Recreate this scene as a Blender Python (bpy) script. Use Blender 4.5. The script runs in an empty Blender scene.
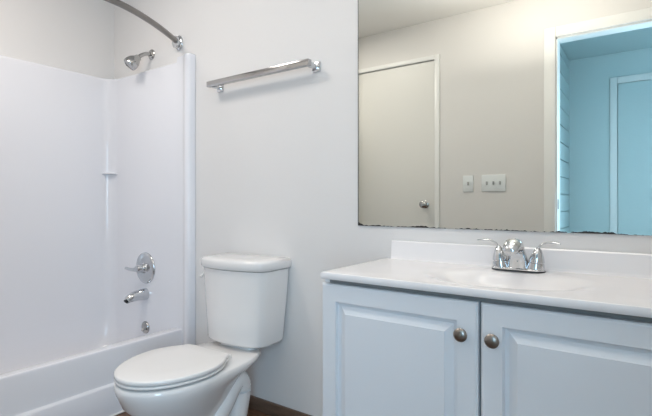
import bpy, bmesh, math
from mathutils import Vector, Matrix
PI = math.pi
sc = bpy.context.scene
COL = sc.collection

# ------------------------------------------------------------------ camera, world, lights, exposure
cam_d = bpy.data.cameras.new('camera')
cam = bpy.data.objects.new('camera', cam_d); COL.objects.link(cam)
cam_d.sensor_width = 36.0
cam_d.lens = 454.4 / 652 * 36
cam_d.shift_y = -5.7 / 652
cam_d.clip_start = 0.02
cam.location = (0, -1.6, 1.0)
cam.rotation_euler = (PI / 2, 0, math.radians(35.27))
sc.camera = cam

w = bpy.data.worlds.new('world'); sc.world = w
w.use_nodes = True
w.node_tree.nodes['Background'].inputs[0].default_value = (0.75, 0.85, 1, 1)
w.node_tree.nodes['Background'].inputs[1].default_value = 0.3

def area(name, loc, size, energy, color, target=None, size_y=None):
    d = bpy.data.lights.new(name, 'AREA')
    d.energy = energy; d.color = color; d.size = size
    if size_y: d.shape = 'RECTANGLE'; d.size_y = size_y
    o = bpy.data.objects.new(name, d); COL.objects.link(o)
    o.location = loc
    if target is not None:
        o.rotation_euler = (Vector(target) - Vector(loc)).to_track_quat('-Z', 'Y').to_euler()
    return o
# ceiling lamp over the bathroom floor, added upward fill, lamp above the mirror, daylight in the hall beyond the doorway
area('ceiling_lamp_light', (-1.95, -0.98, 2.375), 0.4, 9.5, (1.0, 0.93, 0.86), (-1.95, -0.98, 0))
area('added_fill_uplight', (-0.55, -1.02, 1.90), 0.6, 10.3, (1.0, 0.93, 0.86), (-0.55, -1.02, 3))  # added fill bounced off the ceiling, no fixture of its own
area('vanity_lamp_light', (-0.35, -0.16, 2.22), 0.7, 2.5, (1.0, 0.94, 0.86), (-0.4, -1.3, 1.3), 0.12)
area('hall_daylight', (0.62, -2.30, 1.25), 0.8, 42, (0.52, 0.77, 1.0), (-0.8, -0.5, 0.6), 1.3)

vs = sc.view_settings
vs.view_transform = 'Standard'; vs.look = 'None'; vs.gamma = 1; vs.use_curve_mapping = False
vs.exposure = 0.18

# ------------------------------------------------------------------ materials
def mat(name, color, rough=0.5, metal=0.0, coat=0.0, bump=None, spec=None):
    m = bpy.data.materials.new(name); m.use_nodes = True
    nt = m.node_tree; b = nt.nodes['Principled BSDF']
    b.inputs['Base Color'].default_value = (*color, 1)
    b.inputs['Roughness'].default_value = rough
    b.inputs['Metallic'].default_value = metal
    b.inputs['Coat Weight'].default_value = coat
    b.inputs['Coat Roughness'].default_value = 0.05
    if spec is not None: b.inputs['Specular IOR Level'].default_value = spec
    if bump:
        scale, strength, dist = bump
        tc = nt.nodes.new('ShaderNodeTexCoord')
        n = nt.nodes.new('ShaderNodeTexNoise'); n.inputs['Scale'].default_value = scale
        n.inputs['Detail'].default_value = 3
        bp = nt.nodes.new('ShaderNodeBump'); bp.inputs['Strength'].default_value = strength
        bp.inputs['Distance'].default_value = dist
        nt.links.new(tc.outputs['Object'], n.inputs['Vector'])
        nt.links.new(n.outputs['Fac'], bp.inputs['Height'])
        nt.links.new(bp.outputs['Normal'], b.inputs['Normal'])
    return m

M = {}
M['wall'] = mat('painted_wall', (0.775, 0.757, 0.743), 0.55, bump=(45, 0.12, 0.003))
M['ceiling'] = mat('painted_ceiling', (0.80, 0.79, 0.77), 0.8, bump=(70, 0.3, 0.004))
M['hall'] = mat('hall_daylit_paint', (0.60, 0.71, 0.72), 0.6, bump=(45, 0.2, 0.003))  # part of the blue daylight is put into this wall colour
M['trim'] = mat('white_gloss_trim', (0.88, 0.88, 0.87), 0.3)
M['door'] = mat('painted_door', (0.78, 0.77, 0.74), 0.4)
M['fiberglass'] = mat('white_fiberglass', (0.82, 0.82, 0.855), 0.11, spec=0.45, bump=(3.0, 0.06, 0.02))
M['porcelain'] = mat('white_porcelain', (0.83, 0.81, 0.795), 0.10, coat=0.3)
M['seat'] = mat('toilet_seat_plastic', (0.84, 0.82, 0.80), 0.22)
M['dark'] = mat('dark_gap', (0.02, 0.02, 0.022), 0.6)
M['chrome'] = mat('chrome', (0.62, 0.64, 0.66), 0.07, 1.0)
M['bar'] = mat('towel_bar_chrome', (0.47, 0.47, 0.475), 0.12, 1.0)
M['rod'] = mat('brushed_steel', (0.25, 0.238, 0.225), 0.28, 1.0)
M['steel'] = mat('satin_shower_metal', (0.46, 0.46, 0.455), 0.14, 1.0)
M['nickel'] = mat('aged_nickel', (0.30, 0.275, 0.25), 0.3, 1.0)
M['cabinet'] = mat('cabinet_paint', (0.77, 0.79, 0.82), 0.32)
M['cabinet_shade'] = mat('shaded_face_frame', (0.30, 0.30, 0.295), 0.5)  # darkened: shade of the door gaps and under-counter band is in the colour
M['marble'] = mat('cultured_marble', (0.87, 0.845, 0.845), 0.13, spec=0.45)
M['plate'] = mat('switch_plastic', (0.80, 0.83, 0.84), 0.35)
M['toggle'] = mat('switch_toggle', (0.45, 0.46, 0.46), 0.4)
M['caulk'] = mat('white_caulk', (0.84, 0.83, 0.81), 0.5)
M['hose'] = mat('braided_hose', (0.35, 0.35, 0.36), 0.4, 0.8)

def wood(name, c1, c2, axis_scale, rough):
    m = mat(name, c1, rough); nt = m.node_tree; b = nt.nodes['Principled BSDF']
    tc = nt.nodes.new('ShaderNodeTexCoord'); mp = nt.nodes.new('ShaderNodeMapping')
    mp.inputs['Scale'].default_value = axis_scale
    n = nt.nodes.new('ShaderNodeTexNoise'); n.inputs['Scale'].default_value = 6; n.inputs['Detail'].default_value = 6
    r = nt.nodes.new('ShaderNodeValToRGB')
    r.color_ramp.elements[0].position = 0.3; r.color_ramp.elements[0].color = (*c1, 1)
    r.color_ramp.elements[1].position = 0.7; r.color_ramp.elements[1].color = (*c2, 1)
    nt.links.new(tc.outputs['Object'], mp.inputs['Vector']); nt.links.new(mp.outputs['Vector'], n.inputs['Vector'])
    nt.links.new(n.outputs['Fac'], r.inputs['Fac']); nt.links.new(r.outputs['Color'], b.inputs['Base Color'])
    return m
M['floor'] = wood('wood_plank_floor', (0.075, 0.036, 0.018), (0.19, 0.10, 0.055), (1, 9, 1), 0.4)
M['base'] = wood('brown_baseboard', (0.11, 0.068, 0.045), (0.16, 0.10, 0.068), (2, 8, 8), 0.45)

# mirror glass with the silvering eaten away along the bottom edge
m = mat('mirror_silver', (0.83, 0.85, 0.80), 0.0, 1.0); M['mirror'] = m
nt = m.node_tree; b = nt.nodes['Principled BSDF']
tc = nt.nodes.new('ShaderNodeTexCoord'); sx = nt.nodes.new('ShaderNodeSeparateXYZ')
nt.links.new(tc.outputs['Object'], sx.inputs[0])
cx = nt.nodes.new('ShaderNodeCombineXYZ'); nt.links.new(sx.outputs['X'], cx.inputs['X'])
n = nt.nodes.new('ShaderNodeTexNoise'); n.inputs['Scale'].default_value = 11; n.inputs['Detail'].default_value = 5
nt.links.new(cx.outputs[0], n.inputs['Vector'])
n2 = nt.nodes.new('ShaderNodeTexNoise'); n2.inputs['Scale'].default_value = 70; n2.inputs['Detail'].default_value = 4
n.inputs['Scale'].default_value = 7; n.inputs['Detail'].default_value = 2
nt.links.new(cx.outputs[0], n2.inputs['Vector'])
def mth(op, a, b):
    q = nt.nodes.new('ShaderNodeMath'); q.operation = op
    for i, v in enumerate((a, b)):
        if isinstance(v, (int, float)): q.inputs[i].default_value = v
        else: nt.links.new(v, q.inputs[i])
    return q.outputs[0]
h1 = mth('MULTIPLY', mth('SUBTRACT', n.outputs['Fac'], 0.43), 0.030)
h2 = mth('MULTIPLY', mth('SUBTRACT', n2.outputs['Fac'], 0.50), 0.016)
# the lower left corner has lost a larger patch
h3 = mth('MAXIMUM', mth('SUBTRACT', 0.016, mth('MULTIPLY', mth('ADD', sx.outputs['X'], 0.618), 0.5)), 0.0)
hh = mth('ADD', mth('ADD', h1, h2), h3)
lt = nt.nodes.new('ShaderNodeMath'); lt.operation = 'LESS_THAN'
nt.links.new(sx.outputs['Z'], lt.inputs[0]); nt.links.new(hh, lt.inputs[1])
mx = nt.nodes.new('ShaderNodeMix'); mx.data_type = 'RGBA'
mx.inputs['A'].default_value = (0.83, 0.85, 0.80, 1); mx.inputs['B'].default_value = (0.02, 0.018, 0.015, 1)
nt.links.new(lt.outputs[0], mx.inputs['Factor'])
nt.links.new(mx.outputs['Result'], b.inputs['Base Color'])
inv = nt.nodes.new('ShaderNodeMath'); inv.operation = 'SUBTRACT'; inv.inputs[0].default_value = 1.0
nt.links.new(lt.outputs[0], inv.inputs[1]); nt.links.new(inv.outputs[0], b.inputs['Metallic'])
rg = nt.nodes.new('ShaderNodeMath'); rg.operation = 'MULTIPLY'; rg.inputs[1].default_value = 0.6
nt.links.new(lt.outputs[0], rg.inputs[0]); nt.links.new(rg.outputs[0], b.inputs['Roughness'])

# ------------------------------------------------------------------ mesh helpers (all coordinates are world metres)
def nb(): return bmesh.new()

def box(bm, x0, x1, y0, y1, z0, z1, bev=0.0, seg=2):
    r = bmesh.ops.create_cube(bm, size=1)
    vsx = r['verts']
    for v in vsx:
        v.co = Vector(((x0 + x1) / 2 + v.co.x * (x1 - x0), (y0 + y1) / 2 + v.co.y * (y1 - y0), (z0 + z1) / 2 + v.co.z * (z1 - z0)))
    if bev > 0:
        es = list({e for v in vsx for e in v.link_edges})
        bmesh.ops.bevel(bm, geom=es, offset=bev, segments=seg, affect='EDGES', profile=0.5)

def loft(bm, rings, closed=True, cap0=False, cap1=False):
    vr = [[bm.verts.new(p) for p in r] for r in rings]
    n = len(vr[0])
    for a, b_ in zip(vr, vr[1:]):
        for i in range(n if closed else n - 1):
            j = (i + 1) % n
            bm.faces.new((a[i], a[j], b_[j], b_[i]))
    if cap0: bm.faces.new(vr[0][::-1])
    if cap1: bm.faces.new(vr[-1])
    return vr

def frame(axis):
    a = Vector(axis).normalized()
    u = a.orthogonal().normalized() if abs(a.z) > 0.99 else Vector((0, 0, 1)).cross(a).normalized()
    return a, u, a.cross(u)

def lathe(bm, base, axis, prof, n=32, sx=1.0, sy=1.0):
    """prof: list of (distance along axis, radius)"""
    a, u, v = frame(axis); base = Vector(base)
    rings = []
    for h, r in prof:
        r = max(r, 1e-4)
        rings.append([base + a * h + u * (r * sx * math.cos(2 * PI * i / n)) + v * (r * sy * math.sin(2 * PI * i / n)) for i in range(n)])
    loft(bm, rings, True, True, True)

def spline(pts, k=8):
    P = [Vector(p) for p in pts]; P = [P[0] * 2 - P[1]] + P + [P[-1] * 2 - P[-2]]
    out = []
    for i in range(1, len(P) - 2):
        for s in range(k):
            t = s / k
            out.append(0.5 * ((2 * P[i]) + (-P[i-1] + P[i+1]) * t + (2*P[i-1] - 5*P[i] + 4*P[i+1] - P[i+2]) * t*t + (-P[i-1] + 3*P[i] - 3*P[i+1] + P[i+2]) * t**3))
    out.append(P[-2]); return out

def tube(bm, pts, rad, n=16, k=8, flat=1.0, up=(0, 0, 1)):
    """rad: number or list per control point; flat squeezes the section along `up`"""
    C = spline(pts, k)
    if not hasattr(rad, '__len__'): rad = [rad] * len(pts)
    R = []
    for i in range(len(pts) - 1):
        for s in range(k): R.append(rad[i] + (rad[i+1] - rad[i]) * s / k)
    R.append(rad[-1])
    rings = []; up = Vector(up)
    for i, p in enumerate(C):
        t = (C[min(i+1, len(C)-1)] - C[max(i-1, 0)]).normalized()
        s = t.cross(up)
        s = s.normalized() if s.length > 1e-4 else Vector((1, 0, 0))
        q = s.cross(t)
        rings.append([p + s * (R[i] * math.cos(2*PI*j/n)) + q * (R[i] * flat * math.sin(2*PI*j/n)) for j in range(n)])
    loft(bm, rings, True, True, True)

def rrect(x0, x1, y0, y1, r, z, k=6):
    pts = []
    for cx_, cy_, a0 in ((x1 - r, y1 - r, 0), (x0 + r, y1 - r, PI/2), (x0 + r, y0 + r, PI), (x1 - r, y0 + r, 3*PI/2)):
        for i in range(k + 1):
            a = a0 + PI/2 * i / k
            pts.append(Vector((cx_ + r*math.cos(a), cy_ + r*math.sin(a), z)))
    return pts

def obj(name, bm, material, root=None, parent=None, smooth=True, angle=40, label=None):
    """one mesh object; coordinates made relative to root (an Empty at the thing's base) or kept in world metres"""
    bmesh.ops.remove_doubles(bm, verts=bm.verts, dist=1e-6)
    bmesh.ops.recalc_face_normals(bm, faces=bm.faces)
    off = Vector(root.location) if root else Vector((0, 0, 0))
    if root: bmesh.ops.translate(bm, verts=bm.verts, vec=-off)
    me = bpy.data.meshes.new(name); bm.to_mesh(me); bm.free()
    me.materials.append(material)
    if smooth:
        me.polygons.foreach_set('use_smooth', [True] * len(me.polygons))
        me.set_sharp_from_angle(angle=math.radians(angle))
    o = bpy.data.objects.new(name, me); COL.objects.link(o)
    p = parent or root
    if p: o.parent = p
    if label: o['label'] = label
    return o

def thing(name, label, cat, loc, group=None, kind=None):
    o = bpy.data.objects.new(name, None); COL.objects.link(o)
    o.location = loc; o.empty_display_size = 0.1
    o['label'] = label; o['category'] = cat
    if group: o['group'] = group
    if kind: o['kind'] = kind
    return o

def struct(name, bm, material, label=None, cat=None, **kw):
    o = obj(name, bm, material, **kw); o['kind'] = 'structure'
    if label: o['label'] = label
    if cat: o['category'] = cat
    return o

# ------------------------------------------------------------------ the room
XL, XR, YF, H = -2.80, 0.45, -1.75, 2.40       # left wall, right wall, front wall, ceiling height
TH = 0.11
HB, HL, HR, HH = -3.40, -0.62, 1.60, 2.38      # hall back, left, right, height
bm = nb(); box(bm, XL - .1, XR + .1, YF - TH, 0.1, -0.05, 0.0)
struct('floor', bm, M['floor'], 'dark brown wood plank bathroom floor', 'floor', smooth=False)
bm = nb(); box(bm, XL - .1, XR + .1, YF, 0.1, H, H + .05)
struct('ceiling', bm, M['ceiling'], 'flat white bathroom ceiling seen in the mirror', 'ceiling', smooth=False)
bm = nb(); box(bm, XL - .1, XR + .1, 0, 0.1, 0, H)
struct('wall_back', bm, M['wall'], 'white painted wall behind the toilet and vanity', 'wall', smooth=False)
bm = nb(); box(bm, XL - .1, XL, YF - TH, 0, 0, H)
struct('wall_left', bm, M['wall'], 'white painted wall above the tub long side', 'wall', smooth=False)
bm = nb(); box(bm, XR, XR + .1, YF, 0, 0, H)
struct('wall_right', bm, M['wall'], 'white painted wall beyond the right end of vanity', 'wall', smooth=False)
# front wall with two openings: door_1 (closed) and the doorway to the hall
D1a, D1b, D1t = -2.075, -1.333, 2.100
D2a, D2b, D2t = -0.500, 0.290, 2.095
bm = nb()
box(bm, XL, D1a, YF - TH, YF, 0, H)
box(bm, D1a, D1b, YF - TH, YF, D1t, H)
box(bm, D1b, D2a, YF - TH, YF, 0, H)
box(bm, D2a, D2b, YF - TH, YF, D2t, H)
box(bm, D2b, XR + .1, YF - TH, YF, 0, H)
struct('wall_front', bm, M['wall'], 'wall with closed door, switches and doorway, seen in the mirror', 'wall', smooth=False)
bm = nb(); box(bm, XL, -2.02, YF, -1.53, 0, H)
struct('wall_tub_end', bm, M['wall'], 'short wall closing the far end of the tub', 'wall', smooth=False)

# closed flush door with frame
d1 = thing('door_1', 'closed flush white door with round knob, in mirror', 'door', (-1.70, YF, 0), kind='structure')
bm = nb(); box(bm, D1a + .004, D1b - .006, YF - .04, YF - .004, 0.008, D1t - .007, 0.002, 1)
obj('slab', bm, M['door'], d1)
bm = nb()
for x0, x1, z0, z1 in ((D1b - .001, D1b + .036, 0, D1t + .032), (D1a - .032, D1a + .001, 0, D1t + .032), (D1a, D1b, D1t - .001, D1t + .032)):
    box(bm, x0, x1, YF - .02, YF + .014, z0, z1, .004)
obj('door_frame', bm, M['trim'], d1)
bm = nb()
lathe(bm, (-1.414, YF - .004, .984), (0, 1, 0), [(0, .030), (.004, .030), (.007, .026), (.010, .013), (.030, .012), (.036, .020), (.045, .027), (.056, .028), (.064, .022), (.067, .010), (.067, 0)], 32)
obj('door_knob', bm, M['steel'], d1)

# doorway frame
bm = nb()
cs = .066
for x0, x1, z0, z1 in ((D2a - cs, D2a + .004, 0, D2t + cs), (D2b - .004, D2b + cs, 0, D2t + cs), (D2a + .004, D2b - .004, D2t - .004, D2t + cs)):
    box(bm, x0, x1, YF, YF + .016, z0, z1, .005)
for x0, x1, z0, z1 in ((D2a, D2a + .014, 0, D2t), (D2b - .014, D2b, 0, D2t), (D2a, D2b, D2t - .014, D2t)):
    box(bm, x0, x1, YF - TH, YF - .001, z0, z1, .002)
t1 = struct('trim_1', bm, M['trim'], 'white casing round the open doorway in mirror', 'door frame')
bm = nb(); box(bm, D2a + .014, D2a + .0165, YF - .045, YF - .012, .955, 1.02, .001, 1)
obj('strike_plate', bm, M['nickel'], None, t1)

# hall beyond the doorway
bm = nb(); box(bm, HL - .1, HR + .1, HB - .1, YF - TH, -.05, 0)
struct('floor_hall', bm, M['floor'], 'brown plank floor of the hall', 'floor', smooth=False)
bm = nb(); box(bm, HL - .1, HR + .1, HB - .1, YF - TH, HH, HH + .05)
struct('ceiling_hall', bm, M['hall'], 'pale blue lit ceiling of the hall through the doorway', 'ceiling', smooth=False)
bm = nb(); box(bm, HL - .1, HR + .1, HB - .1, HB, 0, HH)
struct('wall_hall_back', bm, M['hall'], 'blue lit wall at the far end of hall', 'wall', smooth=False)
bm = nb()
z = 0.0
while z < HH - .001:                         # horizontal boards with open joints
    z1 = min(z + .153, HH)
    box(bm, HL - .02, HL, HB, YF - TH, z + .004, z1 - .004, .003, 1)
    z = z1
box(bm, HL - .1, HL - .019, HB, YF - TH, 0, HH)
struct('wall_hall_left', bm, M['hall'], 'horizontal board wall just inside the hall', 'wall', smooth=False)
bm = nb(); box(bm, HR, HR + .1, HB, YF - TH, 0, HH)
struct('wall_hall_right', bm, M['hall'], 'right wall of the hall', 'wall', smooth=False)
bm = nb(); box(bm, XR + .1, HR, YF - TH, YF - TH + .05, 0, HH)
struct('wall_hall_front', bm, M['hall'], 'hall wall beside the doorway', 'wall', smooth=False)
d2 = thing('door_2', 'pale door with raised casing at the end of the hall', 'door', (.15, HB, 0), kind='structure')
bm = nb(); box(bm, -.222, .54, HB - .0, HB + .012, .008, 2.09, .002, 1)
obj('slab', bm, M['hall'], d2)
bm = nb()
for x0, x1, z0, z1 in ((-.285, -.226, 0, 2.155), (.544, .603, 0, 2.155), (-.226, .544, 2.094, 2.155)):
    box(bm, x0, x1, HB, HB + .022, z0, z1, .006)
obj('door_frame', bm, M['trim'], d2)

# brown wooden baseboards
bm = nb(); box(bm, -1.978, -.842, -.013, 0, 0, .061, .003)
struct('baseboard_back', bm, M['base'], 'brown wood baseboard behind the toilet', 'baseboard')
bm = nb(); box(bm, D1b + .035, D2a - cs - .002, YF, YF + .013, 0, .061, .003)
struct('baseboard_front', bm, M['base'], 'brown wood baseboard below the light switches', 'baseboard')

# ------------------------------------------------------------------ bathtub with one-piece surround
tub = thing('bathtub', 'white one-piece fiberglass bathtub with glossy wall surround', 'bathtub', (-2.43, -.76, 0))
SX, SY0, SY1 = -2.765, -.035, -1.485        # surround faces
RIM = .312
def upath(d, z, xe=-2.07, r=.075, k=8):
    """open U in plan: along the tap wall, the long wall, the far end; d pushes it outwards"""
    P = [Vector((xe, SY0 + d, z))]
    rr = r + d
    for i in range(k + 1):
        a = PI/2 + PI/2 * i / k
        P.append(Vector((SX - d + rr + rr*math.cos(a), SY0 + d - rr + rr*math.sin(a), z)))
    for i in range(k + 1):
        a = PI + PI/2 * i / k
        P.append(Vector((SX - d + rr + rr*math.cos(a), SY1 - d + rr + rr*math.sin(a), z)))
    P.append(Vector((xe, SY1 - d, z)))
    return P
TOP = 1.776
bm = nb()
zs = [RIM - .018, .5, .9, 1.3, TOP - .022]
rings = [upath(0, z) for z in zs] + [upath(.002, TOP - .010), upath(.007, TOP - .003), upath(.014, TOP), upath(.033, TOP), upath(.033, RIM - .018)]
loft(bm, rings, closed=False)
obj('surround_wall', bm, M['fiberglass'], tub)
# vertical flange columns that end the surround
for ys, sgn in ((0, -1), (-1.523, 1)):
    bm = nb()
    prof = [(-2.112, .004), (-2.110, .0353), (-2.070, .0360), (-2.050, .0375), (-2.040, .0425), (-2.029, .0475), (-2.014, .048), (-2.003, .044), (-1.997, .034), (-1.995, .002)]
    rings = []
    for z, dd in ((0.0, 0), (TOP, 0), (TOP + .022, .003), (TOP + .027, .012)):
        rings.append([Vector((x + (dd if i < 5 else -dd) * .8, ys + sgn * max(.001, y - dd), z)) for i, (x, y) in enumerate(prof)])
    loft(bm, rings, True, True, True)
    obj('flange', bm, M['fiberglass'], tub)
# tub shell: rim, basin
bm = nb()
XI = -2.135
def basin(dx, z, r):
    P = []
    x0, x1, y0, y1 = SX + dx, XI - dx*.7, SY1 + dx*1.6, SY0 - dx
    for cx_, cy_, a0, q in ((x1, y1, 0, .02 + dx*.5), (x0, y1, PI/2, r), (x0, y0, PI, r), (x1, y0, 3*PI/2, .02 + dx*.5)):
        sx_ = -1 if a0 in (0, 3*PI/2) else 1
        sy_ = -1 if a0 in (0, PI/2) else 1
        for i in range(9):
            a = a0 + PI/2 * i / 8
            P.append(Vector((cx_ + sx_*q + q*math.cos(a), cy_ + sy_*q + q*math.sin(a), z)))
    return P
rings = [basin(0.0, RIM - .018, .075), basin(.001, .24, .08), basin(.006, .18, .095), basin(.018, .13, .11), basin(.04, .095, .12), basin(.08, .073, .12), basin(.14, .065, .10)]
loft(bm, rings, True, False, True)
rim = [(-2.0735, RIM), (XI + .02, RIM), (XI + .006, RIM - .004), (XI + .001, RIM - .010), (XI, RIM - .018)]
loft(bm, [[Vector((x, y, z)) for x, z in rim] for y in (SY0 + .005, -.5, -1.0, SY1 - .005)], False)
obj('basin', bm, M['fiberglass'], tub)
# apron with a stepped lower panel
bm = nb()
ap = [(-2.074, RIM), (-2.066, RIM - .003), (-2.062, RIM - .012), (-2.061, .158), (-2.058, .149), (-2.046, .144), (-2.041, .137), (-2.041, .0), (-2.09, .0), (-2.09, RIM - .02)]
ys_ = [-1.490, -1.0, -.5, -.030]
loft(bm, [[Vector((x, y, z)) for x, z in ap] for y in ys_], True, True, True)
obj('apron', bm, M['fiberglass'], tub)
bm = nb(); box(bm, -2.043, -2.033, -1.475, -.05, 0, .008, .003, 1)
obj('caulk_bead', bm, M['caulk'], tub)
# moulded corner soap ledge
bm = nb()
ring = lambda R, z: [Vector((SX + .001, SY0 - .001, z))] + [Vector((SX + .001 + R*math.sin(PI/2*i/10), SY0 - .001 - R*math.cos(PI/2*i/10), z)) for i in range(11)]
loft(bm, [ring(.052, 1.1755), ring(.066, 1.1765), ring(.066, 1.1775), ring(.052, 1.182)], True, True, True)
obj('soap_shelf', bm, M['fiberglass'], tub)

# ---- plumbing on the tap wall
YW = SY0
def rooted(name, label, cat, loc): return thing(name, label, cat, loc)
sh = rooted('showerhead', 'satin metal shower head on bent arm above the surround', 'shower head', (-2.392, 0, 1.877))
bm = nb(); lathe(bm, (-2.392, -.001, 1.873), (0, -1, 0), [(0, .030), (.004, .030), (.010, .024), (.013, .012)], 32)
obj('wall_flange', bm, M['steel'], sh)
bm = nb(); tube(bm, [(-2.392, -.006, 1.873), (-2.392, -.038, 1.868), (-2.392, -.068, 1.852), (-2.392, -.092, 1.830)], .0110, 16)
obj('arm', bm, M['steel'], sh)
bm = nb()
lathe(bm, (-2.392, -.084, 1.838), (-.22, -.66, -.72), [(0, .013), (.005, .019), (.016, .021), (.022, .026), (.036, .034), (.054, .039), (.072, .039), (.079, .037), (.081, .031), (.078, .029), (.077, .0)], 32)
obj('head', bm, M['steel'], sh)

vx = -2.399
va = rooted('shower_valve', 'round chrome shower valve plate with lever on tub wall', 'faucet', (vx, YW, .616))
bm = nb(); lathe(bm, (vx, YW - .0005, .616), (0, -1, 0), [(0, .091), (.003, .091), (.008, .088), (.012, .079), (.014, .054), (.015, .036), (.015, .0)], 48)
obj('escutcheon', bm, M['chrome'], va)
bm = nb(); lathe(bm, (vx, YW - .014, .616), (0, -1, 0), [(0, .034), (.006, .030), (.020, .025), (.040, .022), (.048, .019), (.051, .010)], 32)
obj('hub', bm, M['chrome'], va)
bm = nb(); tube(bm, [(vx + .004, YW - .045, .616), (vx - .035, YW - .052, .609), (vx - .075, YW - .056, .608), (vx - .116, YW - .057, .612)], [.016, .011, .0085, .0078], 14)
obj('lever', bm, M['chrome'], va)

sp = rooted('tub_spout', 'curved chrome tub spout below the shower valve', 'spout', (vx, YW, .45))
bm = nb()
path = [(vx, YW - .0005, .464), (vx, YW - .03, .464), (vx, YW - .07, .462), (vx, YW - .100, .455), (vx, YW - .122, .443)]
tube(bm, path, [.034, .033, .029, .025, .018], 24)
obj('body', bm, M['chrome'], sp)
bm = nb(); lathe(bm, (vx, YW - .115, .449), (0, -.75, -.65), [(.012, .013), (.017, .013), (.017, .0)], 20)
obj('outlet', bm, M['dark'], sp)

bm = nb(); lathe(bm, (vx, YW - .001, .268), (0, -1, 0), [(0, .036), (.003, .036), (.008, .032), (.010, .022), (.010, 0)], 32)
ov = obj('overflow_plate', bm, M['steel'], tub, label='small round chrome overflow plate')
bm = nb(); tube(bm, [(vx + .004, YW - .009, .266), (vx + .006, YW - .022, .262), (vx + .008, YW - .03, .254)], [.008, .007, .006], 12)
obj('trip_lever', bm, M['steel'], tub, parent=ov)

# curved shower rod
rod = thing('shower_rod', 'curved brushed metal shower curtain rod above the tub', 'curtain rod', (-2.134, 0, 1.889))
rp = [(-2.134, -.012, 1.889), (-2.060, -.137, 1.889), (-1.995, -.269, 1.889), (-1.946, -.400, 1.889), (-1.922, -.523, 1.889), (-1.910, -.76, 1.889), (-1.922, -1.0, 1.889), (-1.946, -1.123, 1.889), (-1.995, -1.254, 1.889), (-2.060, -1.386, 1.889), (-2.134, -1.515, 1.889)]
bm = nb(); tube(bm, rp, .0145, 20)
obj('rod', bm, M['rod'], rod)
for y, s in ((0, -1), (-1.53, 1)):
    bm = nb()
    lathe(bm, (-2.134, y + s*.0005, 1.889), (0, s, 0), [(0, .031), (.005, .032), (.010, .028), (.012, .022), (.017, .022), (.021, .026), (.030, .025), (.036, .017)], 32, 1.0, 1.3)
    obj('wall_bracket', bm, M['chrome'], rod)

# ------------------------------------------------------------------ towel bar
tb = thing('towel_bar', 'square chrome towel bar on the wall above the toilet', 'towel rail', (-1.5, 0, 1.59))
bm = nb(); box(bm, -1.818, -1.170, -.076, -.052, 1.582, 1.609, .002)
obj('bar', bm, M['bar'], tb)
for x in (-1.796, -1.180):
    bm = nb()
    box(bm, x - .021, x + .021, -.008, -.0005, 1.568, 1.612, .002)
    box(bm, x - .010, x + .010, -.054, -.007, 1.580, 1.600, .002)
    obj('post', bm, M['chrome'], tb)

# ------------------------------------------------------------------ toilet
TX = -1.512
to = thing('toilet', 'white two-piece toilet with closed lid beside the bathtub', 'toilet', (TX, -.35, 0))
def tankring(hw, yb, yside, yfront, z, r=.028, k=24):
    """flat back, rounded corners, bowed front"""
    P = []
    P.append(Vector((TX - hw, yb, z)))
    n = k
    # left side down to the front corner, along the bowed front, back up the right side
    for i in range(n + 1):
        t = -1 + 2 * i / n
        x = hw * t
        bow = (1 - abs(t) ** 2.2)
        y = yside + (yfront - yside) * bow
        edge = max(0.0, (abs(x) - (hw - r)) / r)
        y += r * (1 - math.sqrt(max(0.0, 1 - edge**2)))
        P.append(Vector((TX + x, y, z)))
    P.append(Vector((TX + hw, yb, z)))
    return P
bm = nb()
T = [(.162, -.050, -.168, -.208, .370), (.169, -.045, -.174, -.214, .373), (.172, -.040, -.177, -.217, .381), (.178, -.030, -.180, -.221, .50), (.186, -.022, -.184, -.225, .62), (.190, -.020, -.186, -.227, .70)]
loft(bm, [tankring(hw, yb, ys, yf, z) for hw, yb, ys, yf, z in T], True, True, True)
tank = obj('tank', bm, M['porcelain'], to, angle=50)
bm = nb()
T = [(.194, -.012, -.190, -.232, .703), (.199, -.010, -.194, -.238, .708), (.200, -.010, -.195, -.239, .735), (.197, -.012, -.192, -.236, .743), (.188, -.020, -.182, -.226, .749), (.150, -.04, -.150, -.19, .751)]
loft(bm, [tankring(*t) for t in T], True, True, True)
obj('tank_lid', bm, M['porcelain'], to, angle=50)
bm = nb()
lathe(bm, (TX - .187, -.150, .668), (-1, 0, 0), [(0, .012), (.006, .012), (.009, .009)], 20)
tube(bm, [(TX - .194, -.150, .668), (TX - .196, -.168, .664), (TX - .196, -.190, .650)], [.006, .006, .008], 12)
obj('flush_lever', bm, M['seat'], to)

def egg(hw, yw, yf, yr, z, n=48, pr=2.0, xo=0.0):
    """egg outline: widest (hw) at yw, front tip yf, rear yr with squareness pr"""
    P = []
    for i in range(n):
        a = 2 * PI * i / n
        c_, s_ = math.cos(a), math.sin(a)
        if s_ < 0:
            P.append(Vector((TX + xo + hw * c_, yw + (yw - yf) * s_, z)))
        else:
            e = 2.0 / pr
            P.append(Vector((TX + xo + hw * math.copysign(abs(c_) ** e, c_), yw + (yr - yw) * abs(s_) ** e, z)))
    return P
def lidring(hw, hr, yw, yf, yr, z, n=24, rc=.025):
    """toilet lid outline: half ellipse in front, tapering to a straight rear edge with rounded corners"""
    P = [Vector((TX + hw * math.cos(PI * i / n), yw + (yw - yf) * -math.sin(PI * i / n), z)) for i in range(n + 1)]
    side = []
    for i in range(1, 11):
        t = i / 10 * (1 - rc / (yr - yw))
        side.append((hw + (hr - hw) * t ** 1.9, yw + (yr - yw) * t))
    xe, ye = side[-1]
    corner = [(xe - rc * (1 - math.cos(PI/2*k/5)), yr - rc + rc * math.sin(PI/2*k/5)) for k in range(1, 6)]
    half = side + corner
    left = [Vector((TX - x, y, z)) for x, y in half]
    right = [Vector((TX + x, y, z)) for x, y in half[::-1]]
    return P + left + right
bm = nb()
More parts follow.
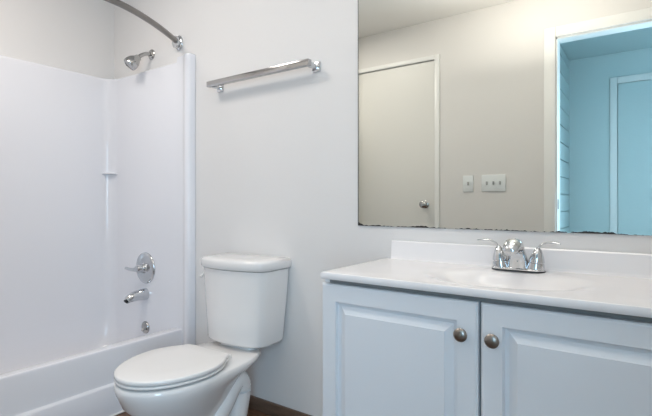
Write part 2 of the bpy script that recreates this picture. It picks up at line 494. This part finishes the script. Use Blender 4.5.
B = [  # hw, ywide, front, rear, z, squareness
    (.110, -.40, -.575, -.225, 0.0, 4), (.112, -.40, -.577, -.223, .010, 4), (.100, -.40, -.570, -.230, .030, 3.6),
    (.088, -.41, -.565, -.240, .08, 3), (.094, -.43, -.582, -.24, .13, 2.5), (.114, -.45, -.622, -.235, .18, 2.2),
    (.138, -.47, -.668, -.215, .225, 2.1), (.159, -.485, -.704, -.19, .265, 2.1), (.173, -.490, -.716, -.16, .295, 2.3),
    (.180, -.490, -.724, -.125, .312, 2.8), (.184, -.490, -.729, -.10, .332, 3.2), (.182, -.490, -.727, -.10, .346, 3.2), (.176, -.490, -.721, -.104, .350, 3.2), (.134, -.500, -.680, -.340, .350, 2.2), (.126, -.500, -.672, -.348, .344, 2.2), (.122, -.500, -.665, -.352, .30, 2.2), (.095, -.500, -.625, -.375, .235, 2.2), (.05, -.490, -.56, -.41, .20, 2), (.01, -.490, -.50, -.48, .195, 2)]
loft(bm, [egg(hw, yw, yf, yr, z, 64, p) for hw, yw, yf, yr, z, p in B], True, True, True)
obj('bowl', bm, M['porcelain'], to, angle=60)
bm = nb()
loft(bm, [rrect(TX - .10, TX + .10, -.175, -.075, .03, .345), rrect(TX - .10, TX + .10, -.175, -.075, .03, .374)], True, True, True)
obj('tank_seat', bm, M['porcelain'], to)
for s in (-1, 1):                     # trapway curve showing on each side of the pedestal
    bm = nb()
    tube(bm, [(TX + s*.045, -.53, .19), (TX + s*.066, -.46, .115), (TX + s*.074, -.40, .10), (TX + s*.078, -.335, .165), (TX + s*.080, -.265, .245), (TX + s*.080, -.225, .215), (TX + s*.076, -.235, .12), (TX + s*.070, -.26, .004)], [.03, .042, .046, .048, .050, .050, .048, .045], 20)
    obj('trapway', bm, M['porcelain'], to)
bm = nb()
S = [(.178, .101, -.485, -.722, -.330, .3575), (.182, .105, -.485, -.726, -.326, .3582), (.184, .107, -.485, -.728, -.325, .360), (.184, .107, -.485, -.728, -.325, .366), (.182, .105, -.485, -.726, -.327, .3675)]
loft(bm, [lidring(*t) for t in S], True, True, True)
for bx, by in ((-.15, -.55), (.15, -.55), (-.10, -.36), (.10, -.36)):
    box(bm, TX + bx - .008, TX + bx + .008, by - .012, by + .012, .3502, .359, 0)
    box(bm, TX + bx - .006, TX + bx + .006, by - .008, by + .008, .3675, .372, 0)
obj('seat', bm, M['seat'], to, angle=60)
bm = nb()
S = [(.179, .101, -.485, -.723, -.331, .3714), (.183, .105, -.485, -.727, -.327, .372), (.185, .107, -.485, -.729, -.325, .374), (.185, .107, -.485, -.729, -.325, .384), (.183, .105, -.485, -.726, -.327, .387), (.177, .099, -.485, -.720, -.333, .3885), (.11, .06, -.485, -.64, -.39, .390)]
loft(bm, [lidring(*t) for t in S], True, True, True)
obj('lid', bm, M['seat'], to, angle=60)
bm = nb()
lathe(bm, (TX - .07, -.306, .362), (1, 0, 0), [(0, 0.001), (0, .011), (.14, .011), (.14, 0.001)], 16)
for s in (-1, 1):
    lathe(bm, (TX + s*.082, -.298, .350), (0, 0, 1), [(0, .016), (.014, .016), (.019, .012), (.021, .004)], 20)
obj('hinge', bm, M['seat'], to)
to.location.x += .008; to.rotation_euler.z = math.radians(3.5)

# ------------------------------------------------------------------ vanity cabinet
VX0, VX1 = -.839, .147
YD = -.440                                   # door faces
van = thing('vanity_cabinet', 'pale painted vanity cabinet with two raised panel doors', 'cabinet', (-.346, -.22, 0))
bm = nb()
box(bm, VX0, VX0 + .018, -.418, -.004, 0, .757)
box(bm, VX1 - .018, VX1, -.418, -.004, 0, .757)
box(bm, VX0 + .018, VX1 - .018, -.012, -.004, .10, .757)
box(bm, VX0 + .018, VX1 - .018, -.418, -.012, .10, .118)
box(bm, VX0 + .018, VX1 - .018, -.36, -.345, 0, .10)
obj('carcass', bm, M['cabinet'], van, smooth=False)
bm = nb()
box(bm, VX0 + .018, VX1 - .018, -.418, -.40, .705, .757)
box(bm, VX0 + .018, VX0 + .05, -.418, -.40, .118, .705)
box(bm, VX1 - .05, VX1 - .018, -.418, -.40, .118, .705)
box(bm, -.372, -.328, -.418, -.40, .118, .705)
obj('face_frame', bm, M['cabinet_shade'], van, smooth=False)

def door(x0, x1, z0, z1, knob_x, knob_z):
    bm = nb()
    def R(d, y): return [Vector((x0 + d, y, z0 + d)), Vector((x1 - d, y, z0 + d)), Vector((x1 - d, y, z1 - d)), Vector((x0 + d, y, z1 - d))]
    fr = .053
    rings = [R(0, -.420), R(0, YD + .006), R(.004, YD + .001), R(.007, YD), R(fr, YD), R(fr + .003, YD + .0125), R(fr + .013, YD + .0135), R(fr + .033, YD + .0025), R(fr + .0345, YD + .0005)]
    vr = [[bm.verts.new(p) for p in r] for r in rings]
    for a, b_ in zip(vr, vr[1:]):
        for i in range(4): bm.faces.new((a[i], a[(i+1) % 4], b_[(i+1) % 4], b_[i]))
    bm.faces.new(vr[0][::-1]); bm.faces.new(vr[-1])
    d = obj('door', bm, M['cabinet'], van, smooth=False)
    bm = nb()
    lathe(bm, (knob_x, YD + .0005, knob_z), (0, -1, 0), [(0, .008), (.004, .0065), (.012, .0065), (.016, .013), (.020, .0175), (.024, .0175), (.028, .0135), (.030, .006), (.0303, 0)], 28)
    obj('knob', bm, M['nickel'], van, parent=d)
door(VX0 + .001, -.3505, .115, .7465, -.388, .663)
door(-.3435, VX1 - .001, .115, .7465, -.310, .661)

# ---- countertop with integral basin
ct = thing('vanity_countertop', 'glossy white vanity countertop with oval sink and backsplash', 'countertop', (-.346, -.22, .757))
CX0, CX1, CY0, ZT, ZB = -.833, .152, -.452, .783, .761
BX, BY, BA, BBk = -.346, -.235, .215, .150
bm = nb()
n = 96
angs = [2 * PI * i / n for i in range(n)]
def el(s, z, dy=0): return [Vector((BX + BA * s * math.cos(a), BY + dy + BBk * s * math.sin(a), z)) for a in angs]
def rect_at(ins, z, bevel=0):
    P = []
    x0, x1, y0, y1 = CX0 + ins, CX1 - ins, CY0 + ins, -.001
    for a in angs:
        dx, dy = math.cos(a) * BA, math.sin(a) * BBk
        ts = []
        if dx > 1e-9: ts.append((x1 - BX) / dx)
        if dx < -1e-9: ts.append((x0 - BX) / dx)
        if dy > 1e-9: ts.append((y1 - BY) / dy)
        if dy < -1e-9: ts.append((y0 - BY) / dy)
        t = min(ts); P.append(Vector((BX + dx * t, BY + dy * t, z)))
    for cx_, cy_ in ((x0, y0), (x1, y0), (x0, y1), (x1, y1)):      # snap nearest point to each corner
        i = min(range(n), key=lambda k: (P[k].x - cx_)**2 + (P[k].y - cy_)**2)
        P[i] = Vector((cx_, cy_, z))
    return P
rings = [rect_at(.012, ZB), rect_at(.002, ZB + .001), rect_at(0, ZB + .004), rect_at(0, ZT - .005), rect_at(.0015, ZT - .0015), rect_at(.004, ZT - .0003), rect_at(.007, ZT),
         el(1.20, ZT), el(1.14, ZT - .0006), el(1.08, ZT - .0018), el(1.02, ZT - .004), el(.96, ZT - .0075), el(.90, ZT - .0125), el(.82, ZT - .021), el(.70, ZT - .036), el(.54, ZT - .053), el(.34, ZT - .066), el(.10, ZT - .071)]
loft(bm, rings, True, False, True)
obj('top', bm, M['marble'], ct, angle=35)
bm = nb()
pf = [(-.001, ZT - .002), (-.026, ZT - .002), (-.022, ZT + .004), (-.019, ZT + .012), (-.018, ZT + .058), (-.017, ZT + .066), (-.013, ZT + .070), (-.001, ZT + .070)]
loft(bm, [[Vector((x, y, z)) for y, z in pf] for x in (CX0 + .024, CX1 - .002)], True, True, True)
obj('backsplash', bm, M['marble'], ct, angle=35)
bm = nb(); lathe(bm, (BX, BY, ZT - .0705), (0, 0, 1), [(0, .021), (.002, .021), (.003, .016), (.001, .0)], 24)
obj('drain', bm, M['chrome'], ct)

# ---- faucet
FX, FY = -.338, -.059
fa = thing('sink_faucet', 'chrome two-lever faucet standing on the vanity countertop', 'faucet', (FX, FY, ZT))
bm = nb()
loft(bm, [rrect(FX - .0805, FX + .0805, FY - .0275, FY + .0275, .0265, z, 8) for z in (ZT + .0002, ZT + .003)], True, True, True)
obj('gasket', bm, M['dark'], fa)
bm = nb()
loft(bm, [rrect(FX - .080, FX + .080, FY - .027, FY + .027, .026, z, 8) for z in (ZT + .003, ZT + .006)] + [rrect(FX - .077, FX + .077, FY - .024, FY + .024, .023, ZT + .0085, 8), rrect(FX - .066, FX + .066, FY - .016, FY + .016, .015, ZT + .010, 8)], True, True, True)
obj('base_plate', bm, M['chrome'], fa)
for s in (-1, 1):
    bm = nb()
    lathe(bm, (FX + s*.0515, FY, ZT + .007), (s*.13, 0, 1), [(0, .0265), (.004, .0265), (.020, .0235), (.021, .0215), (.0235, .0215), (.0245, .0235), (.038, .0205), (.054, .0145), (.064, .0095), (.069, .004)], 28)
    b_ = obj('handle', bm, M['chrome'], fa)
    bm = nb()
    tube(bm, [(FX + s*.0595, FY, ZT + .066), (FX + s*.066, FY - .002, ZT + .082), (FX + s*.084, FY - .005, ZT + .092), (FX + s*.105, FY - .009, ZT + .094), (FX + s*.124, FY - .011, ZT + .091)], [.0075, .007, .008, .009, .007], 14, 8, .38)
    obj('lever', bm, M['chrome'], fa, parent=b_)
bm = nb()
rings = []
for (y, z, hx, hy, tilt) in [(.004, .007, .039, .026, 0), (.002, .022, .034, .024, 0), (-.004, .042, .028, .022, 10), (-.013, .060, .0245, .021, 22), (-.028, .076, .0245, .021, 42), (-.048, .085, .026, .021, 68), (-.070, .085, .0265, .020, 90), (-.090, .078, .0245, .017, 112), (-.101, .068, .020, .013, 125), (-.105, .061, .013, .008, 130)]:
    a = math.radians(tilt)
    R_ = []
    for i in range(24):
        q = 2 * PI * i / 24
        lx, ly = hx * math.cos(q), hy * math.sin(q)
        R_.append(Vector((FX + lx, FY + y + ly * math.cos(a), ZT + z + ly * math.sin(a))))
    rings.append(R_)
loft(bm, rings, True, True, True)
obj('spout', bm, M['chrome'], fa, angle=70)
bm = nb(); lathe(bm, (FX, FY + .022, ZT + .008), (0, 0, 1), [(0, .003), (.045, .003), (.047, .005), (.053, .005), (.055, .002)], 12)
obj('lift_rod', bm, M['chrome'], fa)

# ------------------------------------------------------------------ mirror
mi = thing('wall_mirror', 'large frameless wall mirror with blackened bottom edge above vanity', 'mirror', (-.35, -.0035, .905))
bm = nb(); box(bm, -.965, .270, -.006, -.0012, .905, 1.92)
obj('glass', bm, M['mirror'], mi, smooth=False)
bm = nb(); box(bm, -.9675, -.9652, -.0062, -.001, .905, 1.92)
obj('edge', bm, M['dark'], mi, smooth=False)

# ------------------------------------------------------------------ light switches on the front wall
def switch(name, label, x, w_, ng):
    t = thing(name, label, 'light switch', (x, YF, 1.14), 'light switches on the front wall')
    bm = nb(); box(bm, x - w_/2, x + w_/2, YF + .0003, YF + .007, 1.077, 1.197, .003)
    obj('plate', bm, M['plate'], t)
    for i in range(ng):
        tx = x + (i - (ng - 1)/2) * .046
        bm = nb(); box(bm, tx - .005, tx + .005, YF + .006, YF + .017, 1.126, 1.150, .002)
        obj('toggle', bm, M['toggle'], t)
    return t
switch('light_switch', 'single-toggle light switch plate nearer the closed door', -1.077, .076, 1)
switch('light_switch', 'wide three-toggle light switch plate nearer the doorway', -.896, .168, 3)
